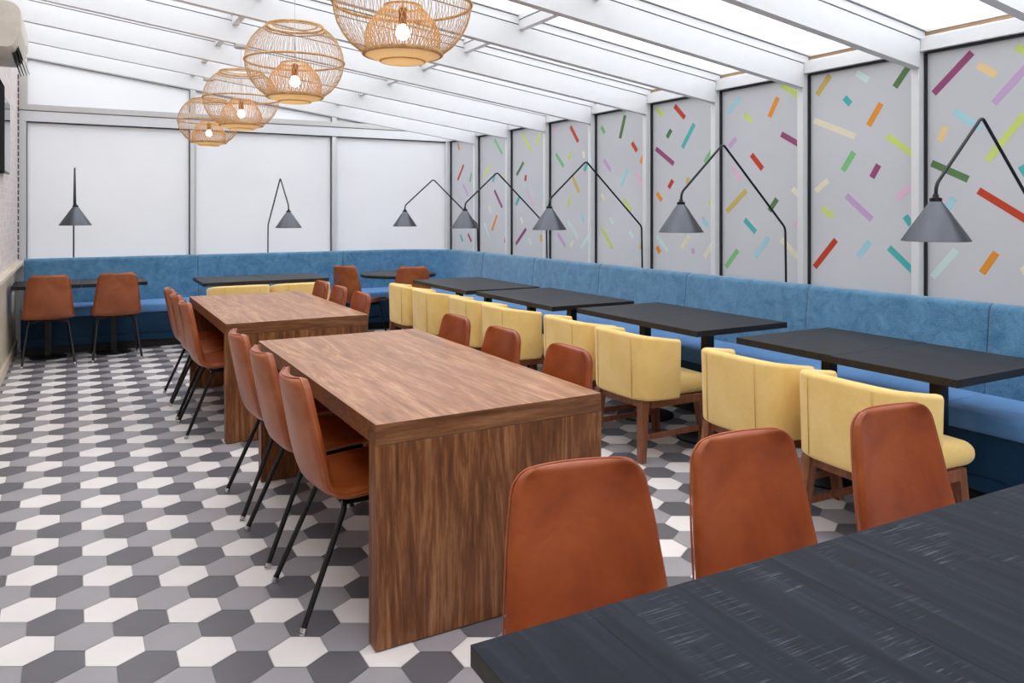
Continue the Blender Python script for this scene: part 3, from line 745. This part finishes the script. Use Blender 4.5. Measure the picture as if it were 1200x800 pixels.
# ---------------------------------------------------------------- rattan pendants
def pendant():
    t = thing('pendant_lamp', '', 'lamp')     # origin at the centre of the globe
    a, b = .2825, .249; zt = .205
    bm = bmesh.new(); n = 104
    for k in range(n):
        ph = 2*PI*k/n; tw = random.uniform(-.022,.022); pts = []
        for i in range(11):
            z = zt-2*zt*i/10; r = a*math.sqrt(1-(z/b)**2); p_ = ph+tw*math.sin(i/10*PI*2)
            pts.append((r*math.cos(p_), r*math.sin(p_), z))
        tube(bm, pts, .00115, 4)
    obj('outer_cage', bm, M_rattan, t, True)
    for z, r, rad, fl in ((zt,.160,.007,1), (.0,.2835,.0065,1), (-zt,.158,.010,1), (.215,.128,.004,1), (.19,.176,.004,1)):
        bm = bmesh.new(); tube(bm, [(r*math.cos(2*PI*k/56), r*math.sin(2*PI*k/56), z) for k in range(56)], rad, 8, closed=True)
        obj('hoop', bm, M_rattan, t, True)
    bm = bmesh.new(); n = 84
    for k in range(n):
        ph = 2*PI*k/n; pts = []
        for i in range(8):
            u = i/7; z = -zt+u*.195; r = .150-.075*max(0, (u-.35)/.65)**1.6+ .006*math.sin(u*PI)
            q = ph+.12*math.sin(u*5+(k % 2)*2); pts.append((r*math.cos(q), r*math.sin(q), z))
        tube(bm, pts, .0014, 4)
    obj('inner_cage', bm, M_rattan_in, t, True)
    bm = bmesh.new(); tube(bm, [(.076*math.cos(2*PI*k/40), .076*math.sin(2*PI*k/40), -.010) for k in range(40)], .005, 8, closed=True); obj('hoop', bm, M_rattan_in, t, True)
    bm = bmesh.new(); lathe(bm, [(.152,-.208),(.092,-.232),(.092,-.236),(.153,-.213)], 48, close=True); obj('saucer', bm, M_diff, t, True, 50)
    bm = bmesh.new(); lathe(bm, [(0,-.240),(.088,-.240),(.088,-.236),(0,-.236)], 40); obj('diffuser', bm, M_diff, t, True, 50)
    bm = bmesh.new(); tube(bm, [(.091*math.cos(2*PI*k/40), .091*math.sin(2*PI*k/40), -.236) for k in range(40)], .004, 8, closed=True); obj('hoop', bm, M_rattan_in, t, True)
    bm = bmesh.new(); lathe(bm, [(0,-.085),(.017,-.085),(.019,-.02),(.012,-.012),(0,-.012)], 20); obj('socket', bm, M_cap, t, True, 40)
    bm = bmesh.new(); lathe(bm, [(0,-.148),(.015,-.145),(.027,-.130),(.029,-.117),(.024,-.101),(.014,-.086),(0,-.084)], 24); obj('bulb', bm, M_bulb, t, True)
    H = 2.755-2.335
    bm = bmesh.new(); tube(bm, [(0,0,-.012),(0,0,H-.02)], .002, 6); obj('cord', bm, M_cord, t, True)
    bm = bmesh.new(); lathe(bm, [(0,H),(.055,H),(.055,H-.02),(.05,H-.026),(0,H-.026)], 28); obj('ceiling_rose', bm, M_white_in, t, True, 40)
    return t
PL = pendant(); PG = 'rattan globe pendants over the aisle'
for (x, y, lab) in ((1.165,2.98,'rattan globe pendant nearest the camera, cut off by the top of the picture'),
               (1.11,4.566,'woven rattan globe pendant hanging second from the camera'),
               (1.11,6.275,'woven rattan globe pendant hanging third from the camera'),
               (1.11,7.984,'woven rattan globe pendant farthest from the camera, smallest-looking of the four')):
    o = place('pl', PL, (x, y, 2.335), random.random(), lab, PG)
    o.location.z = 2.335+(zb(x)-2.755)-(.02 if y < 3 else 0)

# ---------------------------------------------------------------- things on the left wall
ac = thing('air_conditioner', 'pale beige split air conditioner high on the left wall with open louvers', 'air conditioner', (XL,6.0,2.53))
bm = bmesh.new(); prof = []
for (cx, cz, r, a0, a1) in ((.155,.225,.075,0,90), (.0,.30,.0,90,90), (.0,.0,.0,180,180), (.14,.06,.06,270,320), (.19,.13,.04,330,360)):
    n = 6 if r else 0
    for i in range(n+1):
        a = math.radians(a0+(a1-a0)*(i/n if n else 0)); prof.append((cx+r*math.cos(a), cz+r*math.sin(a)))
yL = .85
A = [bm.verts.new((x, 0, z)) for x, z in prof]; B = [bm.verts.new((x, yL, z)) for x, z in prof]
bm.faces.new(A); bm.faces.new(B[::-1])
for i in range(len(prof)): bm.faces.new((A[i], A[(i+1)%len(prof)], B[(i+1)%len(prof)], B[i]))
obj('housing', bm, M_ac, ac, True, 35)
for i in range(4):
    bm = bmesh.new(); x = .165+.017*i; z = .030+.006*i
    hexa(bm, [(x+.02,.25,z-.10),(x+.026,.25,z-.10),(x+.026,yL-.04,z-.10),(x+.02,yL-.04,z-.10)], [(x-.012,.25,z+.01),(x-.006,.25,z+.01),(x-.006,yL-.04,z+.01),(x-.012,yL-.04,z+.01)])
    obj('louver', bm, M_dark if i < 3 else M_ac, ac)
tv = thing('television', 'slim glossy wall television on the whitewashed brick wall at the left edge', 'television', (XL+.006,7.05,1.77))
bm = bmesh.new(); box(bm, (.012,0,0), (.04,.85,.60), 0, .003); obj('housing', bm, M_black, tv)
bm = bmesh.new(); box(bm, (.04,.012,.012), (.042,.838,.588)); obj('screen', bm, M_screen, tv)
bm = bmesh.new(); box(bm, (0,.3,.2), (.012,.55,.4)); obj('wall_bracket', bm, M_black, tv)
tv2 = thing('menu_screen', 'dark narrow screen edge nearest the camera on the left wall', 'screen', (XL,6.35,1.74))
bm = bmesh.new(); box(bm, (.02,0,0), (.075,.6,.66), 0, .004); obj('housing', bm, M_matte, tv2)
bm = bmesh.new(); box(bm, (0,.2,.2), (.02,.4,.45)); obj('wall_bracket', bm, M_black, tv2)
